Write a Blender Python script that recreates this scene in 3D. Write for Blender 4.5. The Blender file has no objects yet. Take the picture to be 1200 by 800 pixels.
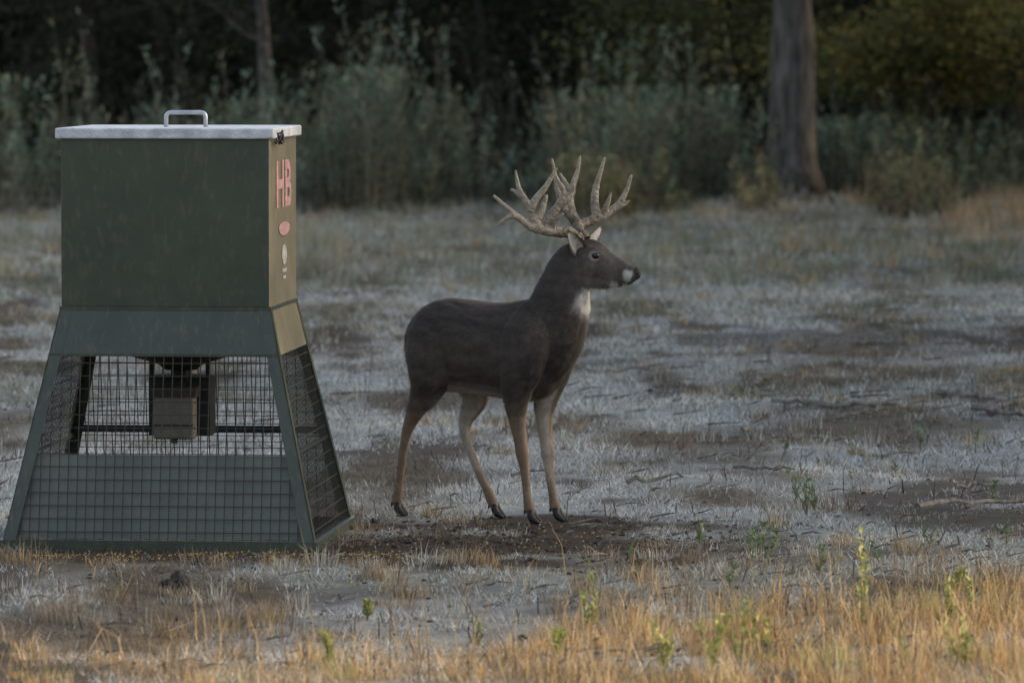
import bpy, math, random
import numpy as np
from mathutils import Vector, Matrix
random.seed(7); rng=np.random.default_rng(7)
S=bpy.context.scene
# ---------------------------------------------------------------- camera
FPX=6800.0; CH=2.2; PITCH=math.atan(360/FPX)
cam=bpy.data.cameras.new("camera"); co=bpy.data.objects.new("camera",cam); S.collection.objects.link(co)
co.location=(0,0,CH); co.rotation_euler=(math.radians(90)-PITCH,0,0)
cam.sensor_width=36; cam.lens=FPX/1200*36; cam.clip_start=0.5; cam.clip_end=3000
cam.dof.use_dof=True; cam.dof.focus_distance=25.8; cam.dof.aperture_fstop=4.5
S.camera=co
S.view_settings.view_transform='Standard'; S.view_settings.look='None'; S.view_settings.exposure=0
def ray(px,py):
    a=(px-600)/FPX; b=(400-py)/FPX
    return np.array([a, math.cos(PITCH)+b*math.sin(PITCH), -math.sin(PITCH)+b*math.cos(PITCH)])
def at_depth(px,py,Y):
    d=ray(px,py); t=Y/d[1]; return np.array([0,0,CH])+d*t
def on_ground(px,py):
    d=ray(px,py); t=-CH/d[2]; return np.array([0,0,CH])+d*t
# ---------------------------------------------------------------- light
AZ=math.radians(70); EL=math.radians(22)
w=bpy.data.worlds.new("World"); S.world=w; w.use_nodes=True
nt=w.node_tree; bg=nt.nodes['Background']; sk=nt.nodes.new('ShaderNodeTexSky'); sk.sky_type='NISHITA'
sk.sun_disc=False; sk.sun_elevation=EL; sk.sun_rotation=AZ; sk.dust_density=3.5; sk.air_density=1.0; sk.ozone_density=.6
hs_=nt.nodes.new('ShaderNodeHueSaturation'); hs_.inputs['Saturation'].default_value=.66
nt.links.new(sk.outputs[0],hs_.inputs['Color']); nt.links.new(hs_.outputs[0],bg.inputs[0]); bg.inputs[1].default_value=0.36
sl=bpy.data.lights.new("sun",'SUN'); so=bpy.data.objects.new("sun",sl); S.collection.objects.link(so)
sl.energy=4.2; sl.angle=math.radians(1.5); sl.color=(1,.76,.50)
sd=Vector((math.sin(AZ)*math.cos(EL),math.cos(AZ)*math.cos(EL),math.sin(EL)))
so.rotation_euler=sd.to_track_quat('Z','Y').to_euler(); so.location=(20,20,30)
# ---------------------------------------------------------------- noise
TAB=rng.random((256,256))
def vn(x,y,seed=0):
    x=np.asarray(x,float)+seed*17.31; y=np.asarray(y,float)+seed*9.77
    xi=np.floor(x).astype(int); yi=np.floor(y).astype(int); fx=x-xi; fy=y-yi
    fx=fx*fx*(3-2*fx); fy=fy*fy*(3-2*fy)
    a=TAB[xi%256,yi%256]; b=TAB[(xi+1)%256,yi%256]; c=TAB[xi%256,(yi+1)%256]; d=TAB[(xi+1)%256,(yi+1)%256]
    return (a*(1-fx)+b*fx)*(1-fy)+(c*(1-fx)+d*fx)*fy
def fbm(x,y,seed=0,o=4):
    s=0;a=.5;t=0
    for i in range(o):
        s=s+a*vn(x*2**i,y*2**i,seed+i*3); t+=a; a*=.55
    return s/t
def ss(a,b,x):
    t=np.clip((x-a)/(b-a),0,1); return t*t*(3-2*t)
def hgt(x,y):
    x=np.asarray(x,float); y=np.asarray(y,float)
    d=np.hypot((x+.5)/2.3,(y-25.3)/1.9); m=ss(.85,1.6,d)
    h=(fbm(x/1.6,y/2.2,1,3)-.5)*.12+(fbm(x/.32,y/.4,5,3)-.5)*.06
    far=ss(30,50,y)*(fbm(x/9,y/9,8,2)-.5)*.30
    mound=.22*np.exp(-((x-3.4)/.8)**2-((y-71.2)/1.0)**2)
    return h*m+far*ss(34,44,y)+(fbm(x/.2,y/.2,9,2)-.5)*.02*(1-m)-.004+mound
def fields(x,y):
    e=(fbm(x/.45,y/.6,21,4)-.5)*1.7
    def el(cx,cy,rx,ry): return 1-ss(.55,1.2,np.hypot((x-cx)/rx,(y-cy)/ry)+e)
    soil=np.maximum.reduce([el(-.15,24.9,1.1,.95),el(-1.5,24.5,1.4,.45)*.95,el(.1,26.0,1.1,.75),el(.9,24.5,1.0,.6)*.6,el(1.9,23.0,.6,.45)*.85,el(3.4,71.2,1.0,1.1)*.8,
        el(2.4,41.5,1.6,.7)*.65,el(3.6,43.5,1.3,.6)*.65,el(1.7,37,.8,.35)*.65,el(2.3,29.3,.5,.30)*.7,el(.55,38.5,.8,.4)*.6,el(1.6,27.2,.5,.3)*.6,el(-.9,23.0,.8,.3)*.5])
    patch=ss(.59,.68,fbm(x/.8,y/2.2,31,4))
    soil=np.maximum(soil,patch*.85*(1-ss(45,60,y)*.6))
    frost=ss(.30,.58,fbm(x/.8,y/1.7,41,5))
    frost=frost*(.68+.32*ss(22,26,y))*(1-.3*ss(45,60,y))
    gold=(1-ss(20.6,22.3,y+e*1.1-.65*np.clip(x,-2,2)))*ss(.30,.55,fbm(x/.5,y/.8,57,3)+.12*ss(-.5,1,x))
    g2=ss(.62,.74,fbm(x/1.4,y/3.0,51,4))*.6
    return soil,frost,gold,np.maximum(g2,ss(56,64,y)*ss(2.,5.,x)*.8)
# ---------------------------------------------------------------- helpers
def new_mesh_obj(name,V,F,mat=None,cols=None,parent=None,smooth=False,tri=None):
    me=bpy.data.meshes.new(name)
    if tri is not None:
        n=tri; V=np.asarray(V,np.float32).reshape(-1,3); F=np.asarray(F,np.int32).reshape(-1,n)
        me.vertices.add(len(V)); me.vertices.foreach_set('co',V.ravel())
        me.loops.add(F.size); me.loops.foreach_set('vertex_index',F.ravel())
        me.polygons.add(len(F)); me.polygons.foreach_set('loop_start',np.arange(0,F.size,n,dtype=np.int32))
        try: me.polygons.foreach_set('loop_total',np.full(len(F),n,np.int32))
        except Exception: pass
        me.update(calc_edges=True)
    else:
        me.from_pydata([tuple(map(float,v)) for v in V],[],[tuple(f) for f in F]); me.update()
    if cols is not None: set_cols(me,cols)
    if smooth: me.polygons.foreach_set('use_smooth',np.ones(len(me.polygons),bool))
    if mat: me.materials.append(mat)
    o=bpy.data.objects.new(name,me); S.collection.objects.link(o)
    if parent: o.parent=parent
    return o
def set_cols(me,cols):
    a=me.color_attributes.new('Col','FLOAT_COLOR','POINT')
    c=np.ones((len(me.vertices),4),np.float32); c[:,:3]=cols; a.data.foreach_set('color',c.ravel())
def empty(name,loc=(0,0,0)):
    e=bpy.data.objects.new(name,None); S.collection.objects.link(e); e.location=loc; e.empty_display_size=.2; return e
class MB:
    def __init__(s): s.v=[]; s.f=[]
    def beam(s,p,q,w,h,up=(0,0,1)):
        p=Vector(p);q=Vector(q);t=(q-p).normalized();u=Vector(up)
        if abs(t.dot(u))>.95: u=Vector((0,1,0))
        a=t.cross(u).normalized()*w/2; b=a.cross(t).normalized()*h/2
        i=len(s.v)
        for c in (p,q):
            for x,y in ((-1,-1),(1,-1),(1,1),(-1,1)): s.v.append(tuple(c+a*x+b*y))
        s.f+=[(i,i+1,i+2,i+3),(i+7,i+6,i+5,i+4)]+[(i+k,i+4+k,i+4+(k+1)%4,i+(k+1)%4) for k in range(4)]
    def box(s,a,b):
        x0,y0,z0=a;x1,y1,z1=b;i=len(s.v)
        s.v+=[(x0,y0,z0),(x1,y0,z0),(x1,y1,z0),(x0,y1,z0),(x0,y0,z1),(x1,y0,z1),(x1,y1,z1),(x0,y1,z1)]
        s.f+=[(i+3,i+2,i+1,i),(i+4,i+5,i+6,i+7)]+[(i+k,i+(k+1)%4,i+4+(k+1)%4,i+4+k) for k in range(4)]
    def tube(s,pts,rad,n=8,bump=0,seed=0,sq=1.0):
        pts=[Vector(p) for p in pts]; i0=len(s.v); m=len(pts); u=None
        for k,p in enumerate(pts):
            t=(pts[min(k+1,m-1)]-pts[max(k-1,0)])
            if t.length<1e-9: t=Vector((0,0,1))
            t.normalize()
            if u is None:
                u=Vector((1,0,0)) if abs(t.x)<.8 else Vector((0,1,0))
            u=(u-t*u.dot(t)).normalized(); vv=t.cross(u)
            for j in range(n):
                a=2*math.pi*j/n; r=rad[k]
                if bump: r*=1+bump*(float(vn(j*16/n+ (0),p.z*1.3,seed))-.5)*2
                s.v.append(tuple(p+u*math.cos(a)*r+vv*math.sin(a)*r*sq))
        for k in range(m-1):
            for j in range(n):
                a=i0+k*n+j; b=i0+k*n+(j+1)%n; s.f.append((a,b,b+n,a+n))
        s.f.append(tuple(i0+j for j in reversed(range(n)))); s.f.append(tuple(i0+(m-1)*n+j for j in range(n)))
    def blob(s,c,r,n=8,seed=0):
        i0=len(s.v); m=5; rot=random.random()*3
        for k in range(m+1):
            th=math.pi*k/m
            for j in range(n):
                a=2*math.pi*j/n; q=1+.7*(random.random()-.5)
                x=r[0]*math.sin(th)*math.cos(a)*q; y=r[1]*math.sin(th)*math.sin(a)*q
                s.v.append((c[0]+x*math.cos(rot)-y*math.sin(rot),c[1]+x*math.sin(rot)+y*math.cos(rot),c[2]+r[2]*math.cos(th)*(.8+.4*random.random())))
        for k in range(m):
            for j in range(n):
                a=i0+k*n+j;b=i0+k*n+(j+1)%n; s.f.append((a,a+n,b+n,b))
    def obj(s,name,mat,parent=None,smooth=False): return new_mesh_obj(name,s.v,s.f,mat,parent=parent,smooth=smooth)
def mat(name,col=(.5,.5,.5),rough=.8,attr=False,spec=.3,metal=0,nscale=20,namp=.3,bump=0,bscale=60,col2=None,stretch=(1,1,1),trans=0):
    m=bpy.data.materials.new(name); m.use_nodes=True; t=m.node_tree; b=t.nodes['Principled BSDF']
    b.inputs['Roughness'].default_value=rough; b.inputs['Metallic'].default_value=metal
    b.inputs['Specular IOR Level'].default_value=spec
    tc=t.nodes.new('ShaderNodeTexCoord'); mp=t.nodes.new('ShaderNodeMapping'); mp.inputs['Scale'].default_value=stretch
    t.links.new(tc.outputs['Object'],mp.inputs[0])
    nz=t.nodes.new('ShaderNodeTexNoise'); nz.inputs['Scale'].default_value=nscale; nz.inputs['Detail'].default_value=6; nz.inputs['Roughness'].default_value=.65
    t.links.new(mp.outputs[0],nz.inputs['Vector'])
    mix=t.nodes.new('ShaderNodeMix'); mix.data_type='RGBA'
    if attr:
        at=t.nodes.new('ShaderNodeAttribute'); at.attribute_name='Col'
        mul=t.nodes.new('ShaderNodeMix'); mul.data_type='RGBA'; mul.blend_type='MULTIPLY'; mul.inputs[0].default_value=1
        cr=t.nodes.new('ShaderNodeMapRange'); cr.inputs['From Min'].default_value=.3; cr.inputs['From Max'].default_value=.7
        cr.inputs['To Min'].default_value=1-namp; cr.inputs['To Max'].default_value=1+namp
        t.links.new(nz.outputs['Fac'],cr.inputs[0]); t.links.new(at.outputs['Color'],mul.inputs[6]); t.links.new(cr.outputs[0],mul.inputs[7])
        t.links.new(mul.outputs[2],b.inputs['Base Color']); src=mul.outputs[2]
    else:
        c2=col2 if col2 else tuple(c*(1-namp) for c in col)
        mix.inputs[6].default_value=(*c2,1); mix.inputs[7].default_value=(*col,1)
        cr=t.nodes.new('ShaderNodeMapRange'); cr.inputs['From Min'].default_value=.36; cr.inputs['From Max'].default_value=.64
        t.links.new(nz.outputs['Fac'],cr.inputs[0]); t.links.new(cr.outputs[0],mix.inputs[0]); t.links.new(mix.outputs[2],b.inputs['Base Color']); src=mix.outputs[2]
    if trans:
        out=t.nodes['Material Output']; tr=t.nodes.new('ShaderNodeBsdfTranslucent'); ms=t.nodes.new('ShaderNodeMixShader'); ms.inputs[0].default_value=trans
        t.links.new(src,tr.inputs[0]); t.links.new(b.outputs[0],ms.inputs[1]); t.links.new(tr.outputs[0],ms.inputs[2]); t.links.new(ms.outputs[0],out.inputs[0])
    if bump:
        n3=t.nodes.new('ShaderNodeTexNoise'); n3.inputs['Scale'].default_value=bscale; n3.inputs['Detail'].default_value=4
        t.links.new(mp.outputs[0],n3.inputs['Vector'])
        bp=t.nodes.new('ShaderNodeBump'); bp.inputs['Strength'].default_value=bump; bp.inputs['Distance'].default_value=.02
        t.links.new(n3.outputs['Fac'],bp.inputs['Height']); t.links.new(bp.outputs[0],b.inputs['Normal'])
    return m
def lerp(a,b,t): t=np.asarray(t)[...,None]; return np.asarray(a)*(1-t)+np.asarray(b)*t
# ---------------------------------------------------------------- ground
M_ground=mat('frosted_soil',attr=True,nscale=9,namp=.35,bump=.6,bscale=40,rough=.95,spec=.1)
M_grass=mat('grass_blades',attr=True,nscale=3,namp=.12,rough=.9,spec=.15,trans=.3)
M_leaf=mat('leaves',attr=True,nscale=1.5,namp=.25,rough=.8,spec=.2,trans=.25)
FROST=(.47,.49,.47); THATCH=(.20,.17,.13); GREENF=(.15,.18,.12); SOIL=(.042,.031,.023); GOLD=(.45,.31,.14)
def gcol(x,y,rv=None):
    soil,frost,gold,g2=fields(x,y)
    c=lerp(THATCH,FROST,frost)
    gr=ss(.5,.7,fbm(x/2.5,y/4,61,3))*.6+.4*ss(40,60,y)
    c=c*(1-gr[...,None]*.5)+np.array(GREENF)*gr[...,None]*.5
    c=c*(1-g2[...,None]*.35)+np.array((.33,.25,.15))*g2[...,None]*.35
    c=c*(1-gold[...,None]*.6)+np.array(GOLD)*gold[...,None]*.6
    return c,soil,frost,gold,g2
def axis(lo,hi,st,ext):
    a=np.arange(lo,hi+1e-6,st); e=st*np.cumsum(1.35**np.arange(1,30)); e=e[e<ext]
    return np.concatenate([(lo-e)[::-1],a,hi+e])
gx=axis(-9,9,.09,900); gy=axis(12,82,.10,1400)
X,Y=np.meshgrid(gx,gy); Z=hgt(X,Y)
V=np.stack([X,Y,Z],-1).reshape(-1,3); nx=len(gx); ny=len(gy)
idx=np.arange(nx*ny).reshape(ny,nx); F=np.stack([idx[:-1,:-1],idx[:-1,1:],idx[1:,1:],idx[1:,:-1]],-1).reshape(-1,4)
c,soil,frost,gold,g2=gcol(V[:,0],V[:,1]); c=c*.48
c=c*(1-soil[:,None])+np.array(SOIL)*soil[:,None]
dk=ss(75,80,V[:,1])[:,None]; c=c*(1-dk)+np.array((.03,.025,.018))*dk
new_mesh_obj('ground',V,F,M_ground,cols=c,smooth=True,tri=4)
# ---------------------------------------------------------------- blades
def blades(P,H,W,ld,lean,col,bend=False):
    n=len(P); ang=rng.random(n)*math.pi*2
    wv=np.stack([np.cos(ang),np.sin(ang),np.zeros(n)],-1)*W[:,None]/2
    hd=np.stack([np.cos(ld),np.sin(ld),np.zeros(n)],-1)
    up=np.array([0,0,1.])
    if not bend:
        tip=P+hd*(np.sin(lean)*H)[:,None]+up*(np.cos(lean)*H)[:,None]
        V=np.stack([P-wv,P+wv,tip],1).reshape(-1,3); F=np.arange(3*n).reshape(-1,3); C=np.repeat(col,3,0)
    else:
        l1=lean*.4; mid=P+hd*(np.sin(l1)*H*.55)[:,None]+up*(np.cos(l1)*H*.55)[:,None]
        tip=mid+hd*(np.sin(lean*1.3)*H*.45)[:,None]+up*(np.cos(lean*1.3)*H*.45)[:,None]
        V=np.stack([P-wv,P+wv,mid+wv*.8,mid-wv*.8,tip],1).reshape(-1,3)
        b=np.arange(n)[:,None]*5
        F=np.concatenate([b+[0,1,2],b+[0,2,3],b+[3,2,4]],0); C=np.repeat(col,5,0)
    return V,F,C
def scatter(y0,y1,dens,mg=2.2):
    xm=.0885*y1+mg; n=int(dens*(y1-y0)*2*xm); x=(rng.random(n)*2-1)*xm; y=y0+rng.random(n)*(y1-y0)
    k=np.abs(x)<.0885*y+mg; return x[k],y[k]
def merge(L):
    V=[];F=[];C=[];o=0
    for v,f,c in L: V.append(v);F.append(f+o);C.append(c);o+=len(v)
    return np.concatenate(V),np.concatenate(F),np.concatenate(C)
L=[]
for (y0,y1,de,hs,ws) in ((18.5,23,5200,1,1),(23,30,4600,1,1.0),(30,42,2200,1.15,1.5),(42,56,900,1.3,2.4),(56,76,600,1.7,3.2)):
    x,y=scatter(y0,y1,de)
    c,soil,frost,gold,g2=gcol(x,y)
    cl=fbm(x/.22,y/.22,71,3); keep=rng.random(len(x))<np.clip((1-soil*.97)*(.06+1.5*ss(.38,.6,cl)),.015,1)
    infeed=(np.abs(x+1.46)<.62)&(np.abs(y-25.43)<.62)&(rng.random(len(x))<.8)
    keep&=~infeed
    x,y,c,frost,gold,g2,soil,cl=[a[keep] for a in (x,y,c,frost,gold,g2,soil,cl)]; n=len(x)
    H=(.018+.03*rng.random(n)+.03*ss(.5,.7,cl)+.03*g2*rng.random(n))*hs*(1-.4*soil); W=(.0028+.003*rng.random(n))*ws
    lean=np.radians(20+65*rng.random(n)**.6); ld=rng.random(n)*6.283
    r=rng.random(n); col=c*(.55+.85*rng.random(n))[:,None]
    br=(r<.24)[:,None]; col=np.where(br,np.array((.15,.115,.08))*(.4+.9*rng.random(n))[:,None],col)
    wh=((r>.76)&(rng.random(n)<frost*.95+.08))[:,None]; col=np.where(wh,np.array((.74,.76,.75))*(.8+.3*rng.random(n))[:,None],col)
    P=np.stack([x,y,hgt(x,y)-.004],-1); L.append(blades(P,H,W,ld,lean,col))
V,F,C=merge(L); new_mesh_obj('frosted_grass',V,F,M_grass,cols=C,tri=3)
def clumps(cx,cy,n_each,rad,h,cols,lean=45,w=.004):
    P=[];Hh=[];Cc=[];Ld=[];Ln=[]
    for i in range(len(cx)):
        k=int(n_each*(.5+random.random())); a=rng.random(k)*6.283; r=rad[i]*np.sqrt(rng.random(k))
        x=cx[i]+r*np.cos(a); y=cy[i]+r*np.sin(a); P.append(np.stack([x,y,hgt(x,y)-.01],-1))
        Hh.append(h[i]*(.35+.75*rng.random(k))); Ld.append(a+rng.normal(0,.8,k)); Ln.append(np.radians(lean*rng.random(k)))
        Cc.append(np.array(cols[i])*(.5+.9*rng.random(k))[:,None])
    P=np.concatenate(P);n=len(P)
    return blades(P,np.concatenate(Hh),w*(.6+.8*rng.random(n)),np.concatenate(Ld),np.concatenate(Ln),np.concatenate(Cc),bend=True)
L=[]
x,y=scatter(18.6,23.4,85,1.5); _,_,gd,_=fields(x,y); k=rng.random(len(x))<np.clip(gd+.05,0,1)*(.38+.62*ss(-1.4,1.0,x)); x,y=x[k],y[k]
pal=np.array([(.50,.34,.16),(.40,.26,.12),(.54,.42,.25),(.24,.17,.10),(.30,.31,.12)])
L.append(clumps(x,y,24,.03+.09*rng.random(len(x)),(.04+.18*rng.random(len(x))**2.0)*(.65+.55*ss(-.5,1.2,x)),pal[rng.choice(5,len(x),p=[.3,.25,.2,.15,.1])],lean=80,w=.0042))
x,y=scatter(18.6,23.6,190,1.5); _,_,gd,_=fields(x,y); k=rng.random(len(x))<(gd*.85+.10)*(.35+.65*ss(-1.2,1.0,x)); x,y=x[k],y[k]; n=len(x)
L.append(blades(np.stack([x,y,hgt(x,y)-.01],-1),.08+.24*rng.random(n)**1.6,.003+.002*rng.random(n),rng.random(n)*6.28,np.radians(10+75*rng.random(n)),pal[rng.integers(0,4,n)]*(.6+.7*rng.random(n))[:,None],bend=True))
x,y=scatter(19,46,18,1.5); kk=~((np.abs(x+1.46)<.7)&(np.abs(y-25.43)<.7)); x,y=x[kk],y[kk]; n=len(x)
L.append(blades(np.stack([x,y,hgt(x,y)-.01],-1),.04+.12*rng.random(n)**2,.004+.003*rng.random(n),rng.random(n)*6.28,np.radians(5+60*rng.random(n)),np.array((.09,.068,.05))*(.35+1.5*rng.random(n))[:,None],bend=True))
def gp(px,py): p=on_ground(px,py); return p[0],p[1]
lst=[]
for (px0,px1,py0,py1,n) in ((190,370,690,735,26),(480,560,600,615,6),(430,560,650,705,18),(60,120,690,740,6),(810,850,455,490,6),(1150,1200,430,465,16),(640,760,690,740,10),(1000,1100,620,680,10),(560,900,620,700,18),(800,1200,560,700,34),(700,1200,450,560,26),(400,760,440,560,10),(0,420,660,790,20),(0,410,655,668,12),(395,430,600,640,4)):
    for i in range(n):
        lst.append(gp(random.uniform(px0,px1),random.uniform(py0,py1)))
lst=np.array(lst); nn=len(lst); pal2=np.array([(.30,.24,.17),(.22,.17,.12),(.40,.38,.33),(.34,.25,.14)])
L.append(clumps(lst[:,0],lst[:,1],60,.04+.08*rng.random(nn),.04+.09*rng.random(nn),pal2[rng.integers(0,4,nn)],lean=75,w=.0035))
x,y=scatter(26,31,2.2,2); k=~((np.abs(x+.8)<1.6)&(y<27)); x,y=x[k],y[k]; n=len(x); pal3=np.array([(.38,.40,.36),(.28,.29,.22),(.38,.29,.18),(.20,.22,.14)])
L.append(clumps(x,y,18,.03+.06*rng.random(n),.03+.05*rng.random(n),pal3[rng.choice(4,n,p=[.4,.25,.2,.15])],w=.0045,lean=70))
x,y=scatter(31,52,3.6,2); n=len(x)
L.append(clumps(x,y,22,.05+.1*rng.random(n),.04+.10*rng.random(n)**1.5,pal3[rng.choice(4,n,p=[.4,.25,.2,.15])],w=.007,lean=60))
x,y=scatter(52,72,6,3); n=len(x)
L.append(clumps(x,y,26,.08+.16*rng.random(n),.08+.17*rng.random(n)**1.3,pal3[rng.choice(4,n,p=[.3,.3,.2,.2])],w=.010,lean=55))
x=rng.normal(6.3,1.1,110); y=rng.uniform(61,72,110)
L.append(clumps(x,y,34,.1+.2*rng.random(110),.15+.40*rng.random(110)**1.5,np.tile((.40,.30,.19),(110,1)),w=.010,lean=50))
x=rng.uniform(-3.0,-1.7,34); y=rng.uniform(54,60,34)
L.append(clumps(x,y,50,.1+.2*rng.random(34),.25+.35*rng.random(34),np.tile((.32,.32,.24),(34,1)),w=.009,lean=40))
V,F,C=merge(L); new_mesh_obj('dry_grass_clumps',V,F,M_grass,cols=C,tri=3)
# ---------------------------------------------------------------- leaf quads
def leaves(Cn,ln,wd,col,dirs=None):
    n=len(Cn); a=rng.normal(size=(n,3)) if dirs is None else dirs+rng.normal(0,.45,(n,3)); a/=np.linalg.norm(a,axis=1)[:,None]
    b=np.cross(a,rng.normal(size=(n,3))); b/=np.linalg.norm(b,axis=1)[:,None]
    a=a*ln[:,None]/2; b=b*wd[:,None]/2
    V=np.stack([Cn-a,Cn+b-a*.1,Cn+a,Cn-b-a*.1],1).reshape(-1,3); F=np.arange(4*n).reshape(-1,4)
    return V,F,np.repeat(col,4,0)
def weeds(N,xr,yr,hr,cols,nl,lsz,tall=.06,sd=81):
    x=rng.uniform(*xr,N*4); y=rng.uniform(*yr,N*4); cl=fbm(x/.8,y/1.6,sd,3); k=rng.random(N*4)<ss(.40,.62,cl); x,y,cl=x[k][:N],y[k][:N],cl[k][:N]; N=len(x)
    h=(hr[0]+(hr[1]-hr[0])*np.clip(.6*rng.random(N)**1.3+1.2*ss(.45,.74,cl)-.25,0,1.15))
    h=np.where(rng.random(N)<tall,h*1.4+.2,h)
    z=hgt(x,y); ld=rng.random(N)*6.283; ln=rng.random(N)*.4
    st=blades(np.stack([x,y,z],-1),h,np.full(N,.014),ld,ln,np.tile((.22,.20,.15),(N,1)),bend=True)
    t=rng.random((N,nl))**.75; T=t.ravel(); R=np.repeat
    hh=R(h,nl)*T; off=R(ln,nl)*.9*hh*T
    sp=.05+.16*(1-T); an=rng.random(N*nl)*6.283; rr=sp*rng.random(N*nl)
    Cn=np.stack([R(x,nl)+off*np.cos(R(ld,nl))+rr*np.cos(an),R(y,nl)+off*np.sin(R(ld,nl))+rr*np.sin(an),R(z,nl)+hh],-1)
    d=np.stack([np.cos(an)*.5,np.sin(an)*.5,np.full(N*nl,.8)],-1)
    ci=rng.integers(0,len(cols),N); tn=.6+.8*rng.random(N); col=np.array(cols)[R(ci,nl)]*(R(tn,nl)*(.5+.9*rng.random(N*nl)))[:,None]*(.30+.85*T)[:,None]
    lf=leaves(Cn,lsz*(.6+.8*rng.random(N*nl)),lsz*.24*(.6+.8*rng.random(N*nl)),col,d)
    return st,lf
pw=[(.15,.20,.145),(.12,.17,.115),(.20,.25,.18),(.12,.14,.08),(.20,.18,.12)]
SA=[];LA=[]
for a in (weeds(1000,(-3.3,3.0),(70.5,77),(.35,1.35),pw,30,.105,.12),
          weeds(160,(3.0,4.3),(73,77),(.35,1.0),pw,30,.105,.08),
          weeds(340,(-9.5,-5.2),(69.5,76),(.4,1.5),pw,30,.105,.1),
          weeds(520,(4.0,10.5),(72.5,78),(.3,1.0),[pw[0],pw[1],(.17,.18,.09)],28,.11),
          weeds(260,(-5.4,-3.1),(71,76),(.3,1.2),pw,28,.11),
          weeds(200,(-2.9,-1.4),(69,73),(.5,1.6),pw,32,.105,.12),
          weeds(120,(.6,3.2),(67.5,70.5),(.2,.7),[(.19,.20,.10),(.24,.20,.11)],24,.10),
          weeds(90,(4.3,5.2),(66,71),(.2,.7),[(.19,.20,.10),(.24,.20,.11)],24,.10),
          weeds(900,(-16,16),(78,83),(.5,1.6),[(.055,.062,.042),(.07,.077,.05)],26,.13,.15,85)):
    SA.append(a[0]);LA.append(a[1])
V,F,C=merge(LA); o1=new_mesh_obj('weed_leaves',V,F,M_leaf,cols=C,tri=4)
V,F,C=merge(SA); o2=new_mesh_obj('weed_stems',V,F,M_grass,cols=C,tri=3)
e=empty('tall_weeds',(0,72,0))
for o in (o1,o2): o.parent=e; o.matrix_parent_inverse=Matrix.Translation((0,-72,0))
# ---------------------------------------------------------------- trees
M_bark=mat('bark',(.15,.135,.12),col2=(.04,.035,.03),nscale=14,bump=1.0,bscale=22,stretch=(1,1,.18),rough=.95,spec=.1)
M_darkbark=mat('dark_bark',(.08,.07,.06),col2=(.03,.026,.022),nscale=12,bump=.6,bscale=20,stretch=(1,1,.3),rough=.95,spec=.1)
def limb(p,d,L,r,n=7,droop=0,wob=.25):
    pts=[Vector(p)];d=Vector(d).normalized();rad=[r]
    for i in range(n):
        d=(d+Vector((random.gauss(0,wob),random.gauss(0,wob),random.gauss(0,wob)-droop))*.5).normalized()
        pts.append(pts[-1]+d*L/n); rad.append(r*(1-.85*(i+1)/n))
    return pts,rad
def tree(name,x,y,r,h,leafcols,nleaf,lowz,bark,crown=3.5,leafsz=.08,lean=0,nl=14,lowbias=1.0):
    z0=float(hgt(x,y))-.1; e=empty(name,(x,y,z0)); m=MB()
    ts=np.linspace(0,1,26); pts=[];rad=[]
    for t in ts:
        pts.append((lean*t*h+.06*math.sin(t*9),.05*math.sin(t*7+1),t*h)); rad.append(r*(1-.75*t)*(1+1.0*math.exp(-t*h/.22)*.7))
    m.tube(pts,rad,36,bump=.09,seed=int(abs(x*3))%40)
    tips=[]
    for i in range(nl):
        t=lowz/h+(1-lowz/h)*(i+.3)/nl; a=random.random()*6.283; k=min(25,int(t*25)); L=crown*(1.05-.6*t)*random.uniform(.7,1.1)
        P,R=limb(pts[k],(math.cos(a),math.sin(a),.35),L,rad[k]*.38,7,droop=.12,wob=.35); m.tube(P,R,7)
        for j in range(2,8):
            for q in range(2):
                b=random.random()*6.283; P2,R2=limb(P[j],(math.cos(b),math.sin(b),random.uniform(-.5,.4)),random.uniform(.5,1.1),R[j]*.5+.006,4,droop=.2,wob=.4); m.tube(P2,R2,4); tips+=P2[1:]
    m.obj('trunk_and_limbs',bark,e,True)
    tips=np.array([tuple(t) for t in tips]); wgt=np.exp(-(tips[:,2]-lowz)*(lowbias-1)); wgt/=wgt.sum()
    ci=rng.choice(len(tips),nleaf,p=wgt); Cn=tips[ci]+rng.normal(0,.17,(nleaf,3))
    tone=.6+.8*rng.random(len(tips)); col=np.array(leafcols)[rng.integers(0,len(leafcols),nleaf)]*tone[ci][:,None]*(.7+.6*rng.random(nleaf))[:,None]
    V,F,C=leaves(Cn,leafsz*(.6+.8*rng.random(nleaf)),leafsz*.5*(.6+.8*rng.random(nleaf)),col)
    new_mesh_obj('leaves',V,F,M_leaf,cols=C,tri=4,parent=e)
    return e
random.seed(11)
YG=[(.18,.16,.05),(.13,.135,.045),(.25,.19,.055),(.08,.095,.035)]
DG=[(.026,.031,.018),(.034,.039,.021),(.020,.025,.016)]
tx=at_depth(925,250,71)[0]
tree('oak_tree',tx,71.2,.29,9.5,YG,14000,3.0,M_bark,crown=3.2,lean=-.004)
px=lambda p,D: at_depth(p,200,D)[0]
tree('understory_tree',px(1085,76),76.5,.10,6.5,YG,17000,1.3,M_darkbark,crown=2.6,lean=.02,lowbias=1.3)
tree('understory_tree',px(1192,76),76.5,.12,7,YG,15000,1.5,M_darkbark,crown=2.8,lean=-.03,lowbias=1.3)
tree('understory_tree',px(820,80),79,.09,6.5,[YG[1],YG[3],DG[1]],12000,1.6,M_darkbark,crown=2.2,lowbias=1.3)
tree('slender_tree',px(310,80),79,.11,8,DG,9000,2.4,M_bark,crown=2.4,nl=12)
tree('slender_tree',px(560,82),83,.09,8,DG,12000,1.6,M_darkbark,crown=2.6)
tree('slender_tree',px(90,80),82,.11,8,DG,12000,1.7,M_darkbark,crown=2.8)
tree('slender_tree',px(690,84),85,.12,8,DG,12000,1.5,M_darkbark,crown=2.8)
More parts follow.
